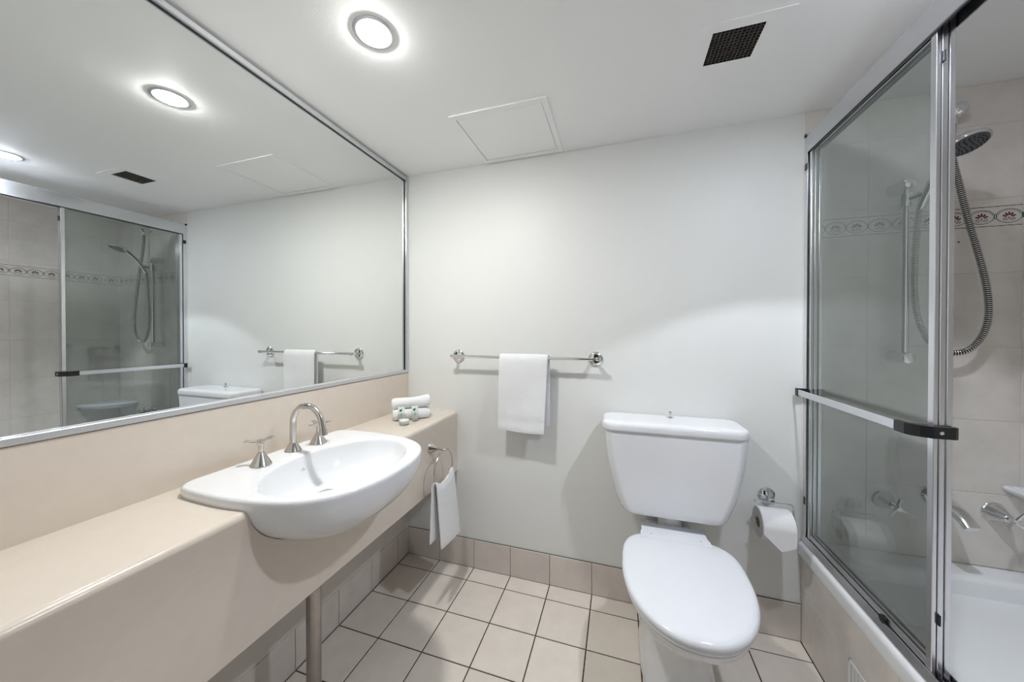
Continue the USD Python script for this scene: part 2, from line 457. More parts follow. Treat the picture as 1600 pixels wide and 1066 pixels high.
# sliding screen frame
YE = YF + .004
sf = Thing('shower_screen_frame', 'satin aluminium shower screen frame: head rail, sill track and wall jamb on the bath edge', 'shower screen', (1.83, -.9, .41))
rail = Polygon([(1.812, 1.928), (1.812, 1.996), (1.817, 2.001), (1.852, 2.001), (1.857, 1.996), (1.857, 1.928), (1.8535, 1.928), (1.8535, 1.975), (1.8155, 1.975), (1.8155, 1.928)])
def along_y(poly, y0, y1):
    return xf(extrude(poly, abs(y1 - y0)), [[1, 0, 0], [0, 0, -1], [0, 1, 0]], (0, max(y0, y1), 0))
hr = sf.add('head_rail', along_y(rail, -.004, YE), M['alu'], smooth=False)
sf.add('track_liner', bx(1.816, 1.853, -.006, YE, 1.970, 1.9745), M['alu_dark'], smooth=False, parent=hr)
sf.add('brush_seal', bx(1.8121, 1.8152, -.006, YE, 1.9235, 1.931), M['alu_dark'], smooth=False, parent=hr)
sf.add('track_divider', join(bx(1.8242, 1.8252, -.006, YE, 1.945, 1.971), bx(1.8378, 1.8388, -.006, YE, 1.945, 1.971)), M['alu'], smooth=False, parent=hr)
sill = [(1.806, .4095), (1.806, .4125), (1.812, .432), (1.8145, .432), (1.8145, .417)]
for x in (1.8252, 1.8385):
    sill += [(x - .0006, .417), (x - .0006, .432), (x + .0006, .432), (x + .0006, .417)]
sill += [(1.8535, .417), (1.8535, .432), (1.856, .432), (1.868, .4125), (1.868, .4095)]
sf.add('sill_track', along_y(Polygon(sill), -.004, YE), M['alu'], smooth=False)
sf.add('wall_jamb', join(bx(1.8105, 1.8575, -.0085, -.0035, .432, 1.930), bx(1.8105, 1.8125, -.026, -.0085, .432, 1.930), bx(1.8555, 1.8575, -.026, -.0085, .432, 1.930)), M['alu'], smooth=False)
sf.add('corner_cap', bx(1.8085, 1.8115, -.016, -.003, 1.992, 2.004, .001), M['black'], smooth=False)
sf.add('buffer', bx(1.8085, 1.8105, -.026, -.010, 1.86, 1.885, .0006), M['black'], smooth=False)
sf.add('buffer', bx(1.8095, 1.8115, -.024, -.012, .555, .585, .0006), M['black'], smooth=False)

def door(x0, x1, y0, y1, label, bw):
    d = Thing('sliding_door', label, 'shower door', ((x0 + x1) / 2, (y0 + y1) / 2, .42), group=None)
    z0, z1 = .4225, 1.962
    xm = (x0 + x1) / 2
    st = []
    for a, b in ((y1 - bw, y1), (y0, y0 + bw)):
        path = d.add('stile', join(bx(x0, x1, a, b, z0, z1, .0012)), M['alu'], smooth=False)
        st.append(path)
    d.add('top_rail', bx(x0 + .0015, x1 - .0015, y0 + bw, y1 - bw, z1 - .035, z1 - .008, .001), M['alu'], smooth=False)
    d.add('bottom_rail', bx(x0 + .0015, x1 - .0015, y0 + bw, y1 - bw, z0 + .006, z0 + .028, .001), M['alu'], smooth=False)
    d.add('glass_pane', bx(xm - .0022, xm + .0022, y0 + bw - .004, y1 - bw + .004, z0 + .022, z1 - .03), M['glass'], smooth=False)
    return d, st
d1, s1 = door(1.8155, 1.8240, -.580, -.028, 'room-side sliding glass door with the towel bar and black end brackets', .0165)
d2, s2 = door(1.8265, 1.8370, -.579, -.028, 'middle of the three stacked sliding glass shower doors', .0165)
d3, s3 = door(1.8400, 1.8510, -.578, -.028, 'bath-side sliding glass shower door, innermost of the three', .0165)
for z in (1.862, .56):
    d2.add('bumper', bx(1.8242, 1.8285, -.5865, -.5788, z - .013, z + .013, .0012), M['black'], smooth=False, parent=s2[1])
d2.add('bumper', bx(1.8242, 1.8285, -.5865, -.5788, 1.935, 1.962, .0012), M['black'], smooth=False, parent=s2[1])
d2.add('bumper', bx(1.8242, 1.8295, -.5865, -.5788, .4225, .436, .0012), M['black'], smooth=False, parent=s2[1])
for z in (.45,):
    d1.add('roller', xf(lathe([(0, -.003), (.011, -.003), (.011, .003), (0, .003)], 16), [[0, 0, 1], [1, 0, 0], [0, 1, 0]], (1.8135, -.43, .437)), M['black'])
# towel bar on the room-side door
d1.add('towel_bar', bx(1.7765, 1.7815, -.55, -.035, .985, 1.008, .0012), M['alu'], smooth=False)
d1.add('bar_bracket', join(bx(1.7750, 1.7825, -.046, -.022, .981, 1.012, .003), bx(1.776, 1.8157, -.030, -.022, .983, 1.010, .002)), M['black'], smooth=False)
brk = Polygon([(1.7735, -.530), (1.7735, -.562), (1.779, -.575), (1.790, -.584), (1.808, -.594), (1.845, -.594), (1.852, -.590), (1.852, -.583), (1.814, -.5815), (1.8152, -.575), (1.8152, -.565), (1.800, -.565), (1.784, -.556), (1.784, -.530)])
bk = d1.add('bar_bracket', move(extrude(brk.buffer(.002).buffer(-.002), .027), (0, 0, .9835)), M['black'], smooth=30)
d1.add('screw', lathe([(0, -.0012), (.003, -.001), (.0042, 0), (.0042, .002), (0, .002)], 14, axis='y', o=(1.8215, -.5942, .997)), M['chrome'], parent=bk)

# taps over the bath
def bath_tap(x, z, ang, label):
    t = Thing('bath_tap', label, 'tap', (x, -.003, z), group=None)
    t.add('cone_rosette', lathe([(0, -.002), (.031, -.002), (.0335, -.004), (.0335, -.008), (.030, -.012), (.013, -.052), (.0085, -.056), (0, -.056)][::-1], 36, axis='y', o=(x, 0, z)), M['chrome'])
    t.add('stem', lathe([(0, -.05), (.006, -.05), (.006, -.082), (0, -.082)][::-1], 16, axis='y', o=(x, 0, z)), M['chrome'])
    arms = []
    for k in range(3):
        a = math.radians(ang + 120 * k)
        u = np.array([math.cos(a), 0, math.sin(a)]); c = np.array([x, -.078, z])
        ring = []
        pts = np.array([c - .004 * u, c + .010 * u, c + .024 * u + [0, -.006, 0], c + .040 * u + [0, -.014, 0]])
        arms.append(tube(spline(pts, 10), np.linspace(.0065, .0042, 10), 10))
    arms.append(lathe([(0, -.088), (.008, -.086), (.0105, -.078), (.008, -.070), (0, -.07)], 18, axis='y', o=(x, 0, z)))
    t.add('cross_handle', join(*arms), M['chrome'])
bath_tap(2.059, .606, 95, 'left chrome cone tap over the bath, seen through the green glass')
bath_tap(2.357, .606, 80, 'right chrome cone tap over the bath, seen through the open doorway')
sp = Thing('bath_spout', 'chrome bath spout between the two cone taps', 'spout', (2.21, -.003, .625))
c = [(2.2, -.002, .640), (2.2, -.030, .640), (2.203, -.070, .632), (2.207, -.108, .612), (2.21, -.135, .590)]
cc = spline(c, 16)
rings = []
for i, p in enumerate(cc):
    t = i / 15
    w, h = .024 - .004 * t, .021 - .008 * t
    a = np.linspace(0, 2 * np.pi, 24, endpoint=False)
    tn = cc[min(i + 1, 15)] - cc[max(i - 1, 0)]; tn /= np.linalg.norm(tn)
    uu = np.cross(tn, [0, 0, 1.0]); uu /= np.linalg.norm(uu); ww = np.cross(uu, tn)
    rings.append(p + w * np.sign(np.cos(a))[:, None] * (np.abs(np.cos(a)) ** .7)[:, None] * uu + h * np.sign(np.sin(a))[:, None] * (np.abs(np.sin(a)) ** .7)[:, None] * ww)
sp.add('spout_body', loft(rings), M['chrome'], smooth=50)
sp.add('rosette', lathe([(0, -.001), (.033, -.001), (.034, -.004), (.028, -.010), (0, -.012)][::-1], 30, axis='y', o=(2.2, -.002, .640)), M['chrome'])
sp.add('diverter_knob', join(lathe([(0, .0), (.004, .0), (.004, .014), (.009, .016), (.010, .020), (.006, .024), (0, .024)], 16, o=(2.203, -.058, .652))), M['chrome'])

# corner soap shelf
cs = Thing('soap_shelf', 'white ceramic corner soap shelf above the right bath tap', 'soap shelf', (XW, 0, .69))
def quarter(r, z, ins=0):
    a = np.linspace(np.pi, 1.5 * np.pi, 40)
    arc = np.c_[XW - .003 + (r - ins) * np.cos(a), -.003 + (r - ins) * np.sin(a), np.full(40, z)]
    return np.vstack([[XW - .003 - ins * .3, -.003 - ins * .3, z], arc])
cs.add('shelf_body', hull(np.vstack([quarter(.10, .648), quarter(.17, .658), quarter(.205, .670), quarter(.226, .683), quarter(.231, .691), quarter(.231, .696), quarter(.228, .7005), quarter(.223, .702)]) - [.001, .001, 0]), M['porcelain'], smooth=30)
lip = np.linspace(np.pi + .06, 1.5 * np.pi - .06, 40)
cs.add('raised_lip', tube(np.c_[XW - .003 + .214 * np.cos(lip), -.003 + .214 * np.sin(lip), np.full(40, .702)], .0035, 8), M['porcelain'], smooth=True)

# shower rail, hand shower, hose, outlet
RX, RY = 2.084, -.056
sr = Thing('shower_rail', 'chrome shower slide rail on the tiled wall behind the glass', 'shower rail', (RX, RY, 1.13))
sr.add('rail', lathe([(0, 1.128), (.0105, 1.128), (.0105, 1.752), (0, 1.752)], 24, o=(RX, RY, 0)), M['chrome'])
for z in (1.138, 1.752):
    sr.add('wall_bracket', join(lathe([(0, -.084), (.012, -.083), (.0185, -.079), (.0210, -.070), (.0210, -.010), (.023, -.006), (.023, -.003), (0, -.003)], 28, axis='y', o=(RX, 0, z))), M['chrome'])
sl = sr.add('slider', join(lathe([(.0112, -.022), (.019, -.022), (.020, -.018), (.020, .018), (.019, .022), (.0112, .022)], 24, o=(RX, RY, 1.695)),
                      aim(lathe([(0, 0), (.013, 0), (.013, .032), (.015, .036), (.015, .05), (0, .05)], 20), (.45, -.8, .1), (RX, RY, 1.695))), M['chrome'])
hs = Thing('hand_shower', 'chrome hand shower with grey spray face hooked on the slide rail', 'hand shower', (2.112, -.10, 1.69))
hc = spline([(2.106, -.083, 1.655), (2.109, -.102, 1.695), (2.113, -.135, 1.745), (2.117, -.172, 1.785), (2.12, -.205, 1.812)], 24)
hs.add('handle', tube(hc, np.interp(np.linspace(0, 1, 24), [0, .1, .5, 1], [.0105, .0125, .0125, .015]), 18), M['chrome'])
hd = np.array([.10, -.38, -.92]); hd /= np.linalg.norm(hd)
hcen = np.array([2.123, -.222, 1.806])
hh = hs.add('head', aim(lathe([(0, -.022), (.018, -.021), (.036, -.012), (.047, -.002), (.0485, .004), (.047, .009), (.043, .010), (0, .010)], 40), hd, hcen), M['chrome'])
hs.add('spray_face', aim(lathe([(0, .0098), (.042, .0098), (.0425, .0108), (.038, .0125), (0, .013)], 40), hd, hcen), M['rubber'], parent=hh)
noz = []
for r, n in ((.010, 6), (.019, 12), (.028, 18), (.035, 22)):
    for k in range(n):
        a = 2 * np.pi * k / n
        noz.append(move(lathe([(.0016, .0115), (.0012, .0152), (0, .0154)], 6), (r * math.cos(a), r * math.sin(a), 0)))
hs.add('nozzles', aim(join(*noz), hd, hcen), M['black'], parent=hh, kind='stuff')
OX = 2.228
so = Thing('shower_outlet', 'round chrome hose outlet on the wall above the hand shower', 'shower outlet', (OX, 0, 1.99))
so.add('wall_elbow', lathe([(0, -.066), (.014, -.065), (.021, -.058), (.024, -.048), (.024, -.012), (.027, -.008), (.027, -.003), (0, -.003)], 32, axis='y', o=(OX, 0, 1.995)), M['chrome'])
so.add('hose_nut', lathe([(0, 1.945), (.0095, 1.945), (.0115, 1.950), (.0115, 1.966), (.009, 1.970), (0, 1.978)], 18, o=(OX - .014, -.045, 0)), M['chrome'])
hp = spline([(OX - .014, -.045, 1.950), (2.208, -.050, 1.86), (2.222, -.058, 1.74), (2.246, -.062, 1.60), (2.277, -.062, 1.46), (2.296, -.062, 1.33), (2.288, -.062, 1.235), (2.250, -.062, 1.172), (2.205, -.062, 1.158),
             (2.155, -.064, 1.185), (2.115, -.068, 1.27), (2.099, -.074, 1.38), (2.096, -.080, 1.50), (2.100, -.082, 1.60), (2.106, -.083, 1.658)], 960)
ho = Thing('shower_hose', 'ribbed metal shower hose hanging in a loop from the wall outlet', 'shower hose', (2.2, -.06, 1.158))
ho.add('inner_tube', tube(hp[::4], .0078, 12), M['black'], smooth=60)
seg = np.r_[0, np.cumsum(np.linalg.norm(np.diff(hp, axis=0), axis=1))]
nr = int(seg[-1] / .0068)
ribs = []
for d_ in np.linspace(.003, seg[-1] - .003, nr):
    k_ = np.array([np.interp(d_, seg, hp[:, c]) for c in range(3)])
    k2 = np.array([np.interp(d_ + .001, seg, hp[:, c]) for c in range(3)])
    ribs.append(aim(lathe([(.0075, -.0019), (.0093, -.0016), (.0102, 0), (.0093, .0016), (.0075, .0019)], 14), k2 - k_, k_))
ho.add('metal_ribs', join(*ribs), M['nickel'], smooth=50, kind='stuff')

# ================================================================== VANITY
CZ, CD, CB = .8124, .3007, .4991
half = np.array([(.04, 0), (.04, .12), (.04, .22), (.045, .25), (.07, .270), (.1, .274), (.2, .277), (.3, .268), (.375, .250), (.435, .220), (.475, .18), (.505, .115), (.517, .05), (.519, 0)])
BC = np.array([.30, -.798])
pts = np.vstack([np.c_[half[:, 0], BC[1] - half[:, 1]], np.c_[half[-2:0:-1, 0], BC[1] + half[-2:0:-1, 1]]])
pp = np.vstack([pts, pts[:1]]); tt = np.r_[0, np.cumsum(np.linalg.norm(np.diff(pp, axis=0), axis=1) ** .6)]
dd = CubicSpline(tt, pp, bc_type='periodic')(np.linspace(0, tt[-1], 4000))
aa = np.unwrap(np.arctan2(dd[:, 1] - BC[1], dd[:, 0] - BC[0])); ra = np.linalg.norm(dd - BC, axis=1)
NB = 144
th = np.linspace(0, 2 * np.pi, NB, endpoint=False)
RO = np.interp((th - aa[0]) % (2 * np.pi) + aa[0], aa, ra)
def bring(r, z):
    return np.c_[BC[0] + r * np.cos(th), BC[1] + r * np.sin(th), np.broadcast_to(z, (NB,))]
ea, eb, ec = .165, .226, .012     # inner rim: an ellipse moved forward
def ell(sc, dz=0, z=.83):
    """ray length from BC to the ellipse centred at BC + (ec, 0), scaled."""
    a, b = ea * sc, eb * sc
    cx = ec
    A = (np.cos(th) / a) ** 2 + (np.sin(th) / b) ** 2; B = -2 * cx * np.cos(th) / a ** 2; C = (cx / a) ** 2 - 1
    return (-B + np.sqrt(np.maximum(B * B - 4 * A * C, 0))) / (2 * A)
DB, NBW, MBW = .148, 3.0, 1.7
def outer_profile(rho):
    return .820 - DB * (1 - rho ** NBW) ** (1 / MBW)
under = [bring(RO * r, outer_profile(r)) for r in np.r_[np.linspace(.05, .9, 22), np.linspace(.92, 1, 12)]]
rim = [bring(RO + .0008, .826), bring(RO, .832), bring(RO - .0025, .8362), bring(RO - .007, .8385), bring(RO - .014, .8385)]
RI = ell(1.0)
gapv = RO - .014 - RI
rim += [bring(RI + np.maximum(gapv, .008) * .35, .8372), bring(RI + .004, .8345), bring(RI, .831), bring(RI * .985, .826)]
BDEP, BSH = .098, .05
bowl = [bring(RI * .985 * s, .826 - BDEP * (1 - s ** 3.2) ** .75) - np.array([BSH * (1 - s), 0, 0]) for s in np.r_[np.linspace(.98, .3, 20), .2, .12]]
wb = Thing('wash_basin', 'white semi-recessed porcelain basin set into the beige vanity counter', 'wash basin', (BC[0], BC[1], CZ))
wb_mesh = loft(under + rim + bowl)
wb.add('basin_body', wb_mesh, M['porcelain'], smooth=True)
wb.add('drain', lathe([(0, .7275), (.026, .7275), (.028, .7290), (.022, .7315), (.016, .7300), (0, .7297)], 28, o=(BC[0] - BSH, BC[1], 0)), M['chrome'])
cut = man(loft([bring(RO * r + .001, outer_profile(r) - .0015) for r in np.linspace(.05, 1, 30)] + [bring(RO + .001, .9)]))

prof = [(.0, CB + .27), (.0, CZ)]
for a in np.linspace(np.pi / 2, 0, 8):
    prof.append((CD - .016 + .016 * math.cos(a), CZ - .016 + .016 * math.sin(a)))
prof += [(CD, CB), (CD - .018, CB), (CD - .018, CB + .27)]
slab = man(along_y(Polygon(prof), -.002, YF + .002))
vc = Thing('vanity_counter', 'long beige laminate vanity counter with deep front apron and low splashback', 'vanity counter', (.15, -.9, CB))
v1 = slab - cut
vc.add('counter_top', v1, M['laminate'], smooth=30)
sp_prof = Polygon([(-.0195, CZ - .02), (-.0195, 1.006), (-.002, 1.006), (0, 1.004), (0, CZ - .0005), (0, CZ - .02)])
vc.add('splashback', along_y(sp_prof, -.002, YF + .002), M['laminate'], smooth=False)
vc.add('end_caulk', join(bx(CD - .002, CD + .003, -.004, 0, CB, CZ - .01, .001), bx(0, CD - .01, -.005, -.0005, CZ - .001, CZ + .004, .001)), M['caulk'], smooth=False)

single('waste_pipe', join(lathe([(0, 0), (.021, 0), (.021, .672), (0, .672)], 28, o=(.215, -.812, .0)), lathe([(.021, 0), (.034, 0), (.034, .004), (.021, .010)], 28, o=(.215, -.812, 0))), M['pipe'],
       'dull metal waste pipe standing on the floor under the basin', 'pipe')

# maker's mark on the inside of the bowl, a tiny emblem over a dash of lettering
mk = []
for dx, dz, w, h in ((-.0055, 0, .0022, .0012), (-.0027, 0, .0018, .0012), (0, 0, .0018, .0012), (.0025, 0, .002, .0012), (.0052, 0, .0022, .0012), (0, .0042, .004, .0008), (-.0015, .0052, .0012, .0010), (.0015, .0052, .0012, .0010)):
    mk.append(sbox(dx - w / 2, dz - h / 2, dx + w / 2, dz + h / 2))
k = np.argmin(abs(th - np.pi)); s_at = .93
i0 = np.array([BC[0] + (ell(1)[k] * .985 * s_at) * -1 - BSH * (1 - s_at), BC[1], .826 - BDEP * (1 - s_at ** 3.2) ** .75])
s2 = .88; i1 = np.array([BC[0] - ell(1)[k] * .985 * s2 - BSH * (1 - s2), BC[1], .826 - BDEP * (1 - s2 ** 3.2) ** .75])
up_ = (i0 - i1) / np.linalg.norm(i0 - i1); ux = np.array([0, 1.0, 0]); nn = np.cross(ux, up_); nn = nn if nn[0] > 0 else -nn
wb.add('maker_mark', xf(extrude(union_all(mk), .0003), np.c_[ux, up_, nn], (i0 + i1) / 2 + nn * .0002), M['mark'], smooth=False)

# basin taps and spout
DZ = .838
def basin_tap(x, y, ang, label):
    t = Thing('basin_tap', label, 'tap', (x, y, DZ))
    t.add('cone_base', lathe([(0, 0), (.0265, 0), (.0275, .002), (.0265, .004), (.0095, .036), (.008, .038), (0, .038)], 36, o=(x, y, DZ - .001)), M['nickel'])
    t.add('stem', lathe([(0, .034), (.0062, .034), (.0062, .066), (0, .066)], 20, o=(x, y, DZ)), M['nickel'])
    arms = [lathe([(0, .058), (.0085, .060), (.0105, .067), (.0085, .074), (0, .075)], 20, o=(x, y, DZ))]
    for k in range(3):
        a = math.radians(ang + 120 * k)
        u = np.array([math.cos(a), math.sin(a), 0]); w = np.array([-u[1], u[0], 0]); c0 = np.array([x, y, DZ + .068])
        rg = []
        for s, hw, hz, dz in ((.003, .0065, .0055, 0), (.014, .007, .0055, 0), (.026, .0085, .0042, .0015), (.036, .0088, .003, .0035), (.0395, .0075, .002, .0042), (.0405, .004, .001, .0045)):
            b = np.linspace(0, 2 * np.pi, 14, endpoint=False)
            rg.append(c0 + u * s + np.outer(np.cos(b) * hw, w) + np.outer(np.sin(b) * hz + dz, [0, 0, 1.0]))
        arms.append(loft(rg))
    t.add('cross_handle', join(*arms), M['nickel'])
basin_tap(.112, -.898, 100, 'brushed metal cone tap with cross handle, left of the basin spout')
basin_tap(.106, -.692, 40, 'brushed metal cone tap with cross handle, right of the basin spout')
bs = Thing('basin_spout', 'brushed metal gooseneck spout at the back of the basin', 'spout', (.092, -.778, DZ))
bs.add('cone_base', lathe([(0, 0), (.0235, 0), (.0245, .002), (.0235, .004), (.0115, .027), (0, .028)], 36, o=(.092, -.778, DZ - .001)), M['nickel'])
R_ = .061
gp = [(.092, -.778, DZ + .02), (.092, -.778, DZ + .05), (.092, -.778, DZ + .088)]
gp = [np.array(p) for p in gp] + [np.array([.092 + R_ - R_ * math.cos(a), -.778, DZ + .090 + R_ * math.sin(a)]) for a in np.linspace(.1, np.pi - .12, 22)]
gp += [gp[-1] + np.array([.004, 0, -.022])]
gp = spline(gp, 60)
bs.add('gooseneck', tube(gp, .0098, 20), M['nickel'])
tip = gp[-1]; td = gp[-1] - gp[-2]
bs.add('aerator', aim(lathe([(0, -.004), (.0118, -.004), (.0122, 0), (.0122, .014), (.0095, .016), (0, .016)], 24), td, tip), M['nickel'])

# mirror
ZM0, ZM1, YM1, YM0 = 1.008, 2.080, -.002, YF + .02
mi = Thing('mirror', 'large wall mirror in a thin metal frame above the vanity counter', 'mirror', (-.01, -.9, ZM0))
mi.add('glass_sheet', bx(-.0195, -.0115, YM0 + .004, YM1 - .004, ZM0 + .004, ZM1 - .004), M['mirror'], smooth=False)
fw, fd = .016, .003
for a in ((YM0, YM1, ZM0, ZM0 + fw), (YM0, YM1, ZM1 - fw, ZM1), (YM1 - fw, YM1, ZM0 + fw, ZM1 - fw), (YM0, YM0 + fw, ZM0 + fw, ZM1 - fw)):
    mi.add('frame_strip', bx(-.0195, fd, a[0], a[1], a[2], a[3], .0015), M['frame'], smooth=False)
for a in ((YM1 - fw - .003, YM1 - fw, ZM0 + fw, ZM1 - fw), (YM0, YM1 - fw, ZM1 - fw - .003, ZM1 - fw)):
    mi.add('gasket', bx(-.0115, -.0085, *a), M['black'], smooth=False)

# toiletries at the end of the counter
def coil(n, r0, r1, turns=3.2):
    a = np.linspace(0, turns * 2 * np.pi, n)
    r = np.linspace(r0, r1, n)
    return np.c_[r * np.cos(a), r * np.sin(a)]
def rolled(cx, cy, cz, ang, L, R, label, flare=0.0):
    t = Thing('rolled_towel', label, 'towel', (cx, cy, cz - R), group=None)
    u = np.array([math.cos(ang), math.sin(ang), 0]); w = np.array([-u[1], u[0], 0])
    rings = []
    a = np.linspace(0, 2 * np.pi, 36, endpoint=False)
    for s in np.linspace(-1, 1, 19):
        e = 1 - .16 * max(0, (abs(s) - .86) / .14) ** 2
        rr_ = R * e * (1 + flare * max(0, s) ** 2) * (1 + .02 * np.sin(3 * a + 4 * s))
        z = np.maximum(rr_ * np.sin(a), -R * .98)
        rings.append(np.array([cx, cy, cz + flare * R * max(0, s) ** 2]) + u * s * L / 2 + np.outer(rr_ * np.cos(a), w) + np.outer(z, [0, 0, 1.0]))
    t.add('roll', loft(rings), M['towel'], smooth=50)
    for s in (-1, 1):
        c2 = coil(70, R * .82, R * .12)
        p = np.array([cx, cy, cz + (flare * R if s > 0 else 0)]) + u * s * (L / 2 + .0008) + np.outer(c2[:, 0], w) + np.outer(c2[:, 1], [0, 0, 1.0])
        t.add('spiral_edge', tube(p, .0022, 6), M['towel'])
rolled(.166, -.218, CZ + .027, math.radians(42), .165, .0265, 'rolled white face towel lying on the counter end, lower of two')
rolled(.162, -.215, CZ + .0785, math.radians(40), .170, .0255, 'rolled white face towel resting on top of the other roll', .25)
def bottle(x, y, label):
    t = Thing('toiletry_bottle', label, 'bottle', (x, y, CZ))
    prof = []
    rings = []
    for z, hx, hy in ((0, .014, .008), (.002, .0155, .0095), (.03, .0160, .0095), (.048, .0156, .0080), (.056, .0154, .005), (.062, .0156, .0022), (.064, .0156, .0016)):
        a = np.linspace(0, 2 * np.pi, 28, endpoint=False)
        rings.append(np.c_[hx * np.sign(np.cos(a)) * np.abs(np.cos(a)) ** .7, hy * np.sign(np.sin(a)) * np.abs(np.sin(a)) ** .7, np.full(28, CZ + .010 + z)])
    cang = math.radians(33); Rm = np.array([[math.cos(cang), -math.sin(cang), 0], [math.sin(cang), math.cos(cang), 0], [0, 0, 1]])
    t.add('tube_body', xf(loft(rings), Rm, (x, y, 0)), M['bottle'], smooth=40)
    t.add('cap', lathe([(0, 0), (.0105, 0), (.011, .001), (.011, .010), (0, .0105)], 20, o=(x, y, CZ)), M['bottle'])
    em = affinity.scale(Point(0, 0).buffer(1, 10), .0055, .0055).union(Polygon([(.002, .004), (.010, .0085), (.005, .001)]))
    ln = sbox(-.0008, -.030, .0008, -.010)
    t.add('label_print', xf(xf(extrude(em, .0003), [[1, 0, 0], [0, 0, -1], [0, 1, 0]], (-.003, -.0082, CZ + .056)), Rm, (x, y, 0)), M['green_print'], smooth=False)
    t.add('label_print', xf(xf(extrude(ln, .0003), [[1, 0, 0], [0, 0, -1], [0, 1, 0]], (0, -.0097, CZ + .056)), Rm, (x, y, 0)), M['green_print'], smooth=False)
bottle(.158, -.285, 'small clear green toiletry bottle on the counter, left of two')
bottle(.205, -.247, 'small clear green toiletry bottle on the counter, right of two')
jr = Thing('toiletry_jar', 'tiny round clear jar in front of the green bottles', 'jar', (.2, -.305, CZ))
jr.add('jar_body', lathe([(0, 0), (.0195, 0), (.021, .002), (.021, .014), (.0195, .0155), (0, .0155)], 28, o=(.196, -.318, CZ)), M['jar'])
jr.add('lid', lathe([(0, .0155), (.0212, .0155), (.0216, .017), (.0212, .0225), (.019, .0235), (0, .0235)], 28, o=(.196, -.318, CZ)), M['white_plastic'])

# towel ring on the apron, with its hand towel
tr = Thing('towel_ring', 'chrome towel ring with cone base on the front of the vanity apron', 'towel ring', (CD, -.272, .70))
tr.add('cone_base', xf(lathe([(0, 0), (.0235, 0), (.0245, .002), (.0235, .005), (.008, .034), (.006, .038), (0, .038)], 32), [[0, 0, 1], [1, 0, 0], [0, 1, 0]], (CD, -.268, .702)), M['nickel'])
tr.add('ring_clip', xf(lathe([(0, .034), (.0055, .034), (.0055, .074), (.003, .077), (0, .077)], 16), [[0, 0, 1], [1, 0, 0], [0, 1, 0]], (CD, -.268, .702)), M['nickel'])
RXR, RCY, RCZ, RR = .366, -.266, .618, .083
a = np.linspace(0, 2 * np.pi, 90, endpoint=False)
tr.add('ring', tube(np.c_[np.full(90, RXR) , RCY + RR * np.sin(a), RCZ + RR * np.cos(a)], .0034, 10, closed=True), M['nickel'])
def drape(front, back, thick=.006, n=26, seed=1, wob=.004, band=None):
    """A folded cloth over a bar: front, back are functions (s 0..1 across, t 0..1 down) to points; returns a closed sheet."""
    ns, nt = n, 30
    rows = []
    for t in np.linspace(1, 0, nt):
        rows.append([back(s, t) for s in np.linspace(0, 1, ns)])
    for t in np.linspace(0, 1, nt):
        rows.append([front(s, t) for s in np.linspace(0, 1, ns)])
    g = np.array(rows)
    du = np.gradient(g, axis=1); dv = np.gradient(g, axis=0)
    nr = np.cross(du, dv); nr /= np.maximum(np.linalg.norm(nr, axis=2, keepdims=True), 1e-9)
    th_ = thick * np.ones(g.shape[:2])
    th_[:, [0, -1]] *= .55; th_[[0, -1], :] *= .55
    A, B = g + nr * th_[..., None] / 2, g - nr * th_[..., None] / 2
    r, c = g.shape[:2]
    v = np.vstack([A.reshape(-1, 3), B.reshape(-1, 3)])
    idx = np.arange(r * c).reshape(r, c); off = r * c
    f = []
    q = np.stack([idx[:-1, :-1], idx[:-1, 1:], idx[1:, 1:], idx[1:, :-1]], -1).reshape(-1, 4)
    f.append(q); f.append(q[:, ::-1] + off)
    edge = np.r_[idx[0, :], idx[1:, -1], idx[-1, -2::-1], idx[-2:0:-1, 0]]
    e2 = np.roll(edge, -1)
    f.append(np.c_[e2, edge, edge + off, e2 + off])
    f = np.vstack(f)
    tm = trimesh.Trimesh(*vf((v, f)), process=False)
    tm.fix_normals()
    return tm
def ht_front(s, t):
    sag = (1 - (2 * s - 1) ** 2)
    y = -.345 + s * .155 + t * (.012 + .040 * s)
    ztop = .573 + .004 - .034 * sag * .9 + .01 * s
    zbot = .280
    z = ztop + (zbot - .030 * (s - .5) - ztop) * t
    x = RXR + .010 + .010 * t + .006 * math.sin(2.6 * s + 1) * t + (.003 if t < .03 else 0)
    if t == 0:
        x = RXR + .0055; z = ztop + .008
    return (x, y, z)
def ht_back(s, t):
    sag = (1 - (2 * s - 1) ** 2)
    y = -.350 + s * .155 + t * (-.012 + .04 * s)
    ztop = .573 - .034 * sag * .9 + .01 * s
    zbot = .325 + .01 * s
    z = ztop + (zbot - ztop) * t
    x = RXR - .010 - .004 * t + .006 * math.sin(3 * s) * t
    if t == 0:
        x = RXR - .0055; z = ztop + .008
    return (x, y, z)
single('hand_towel', drape(ht_front, ht_back, .0075), M['towel'], 'white hand towel hanging through the chrome ring on the vanity front', 'towel', smooth=60)

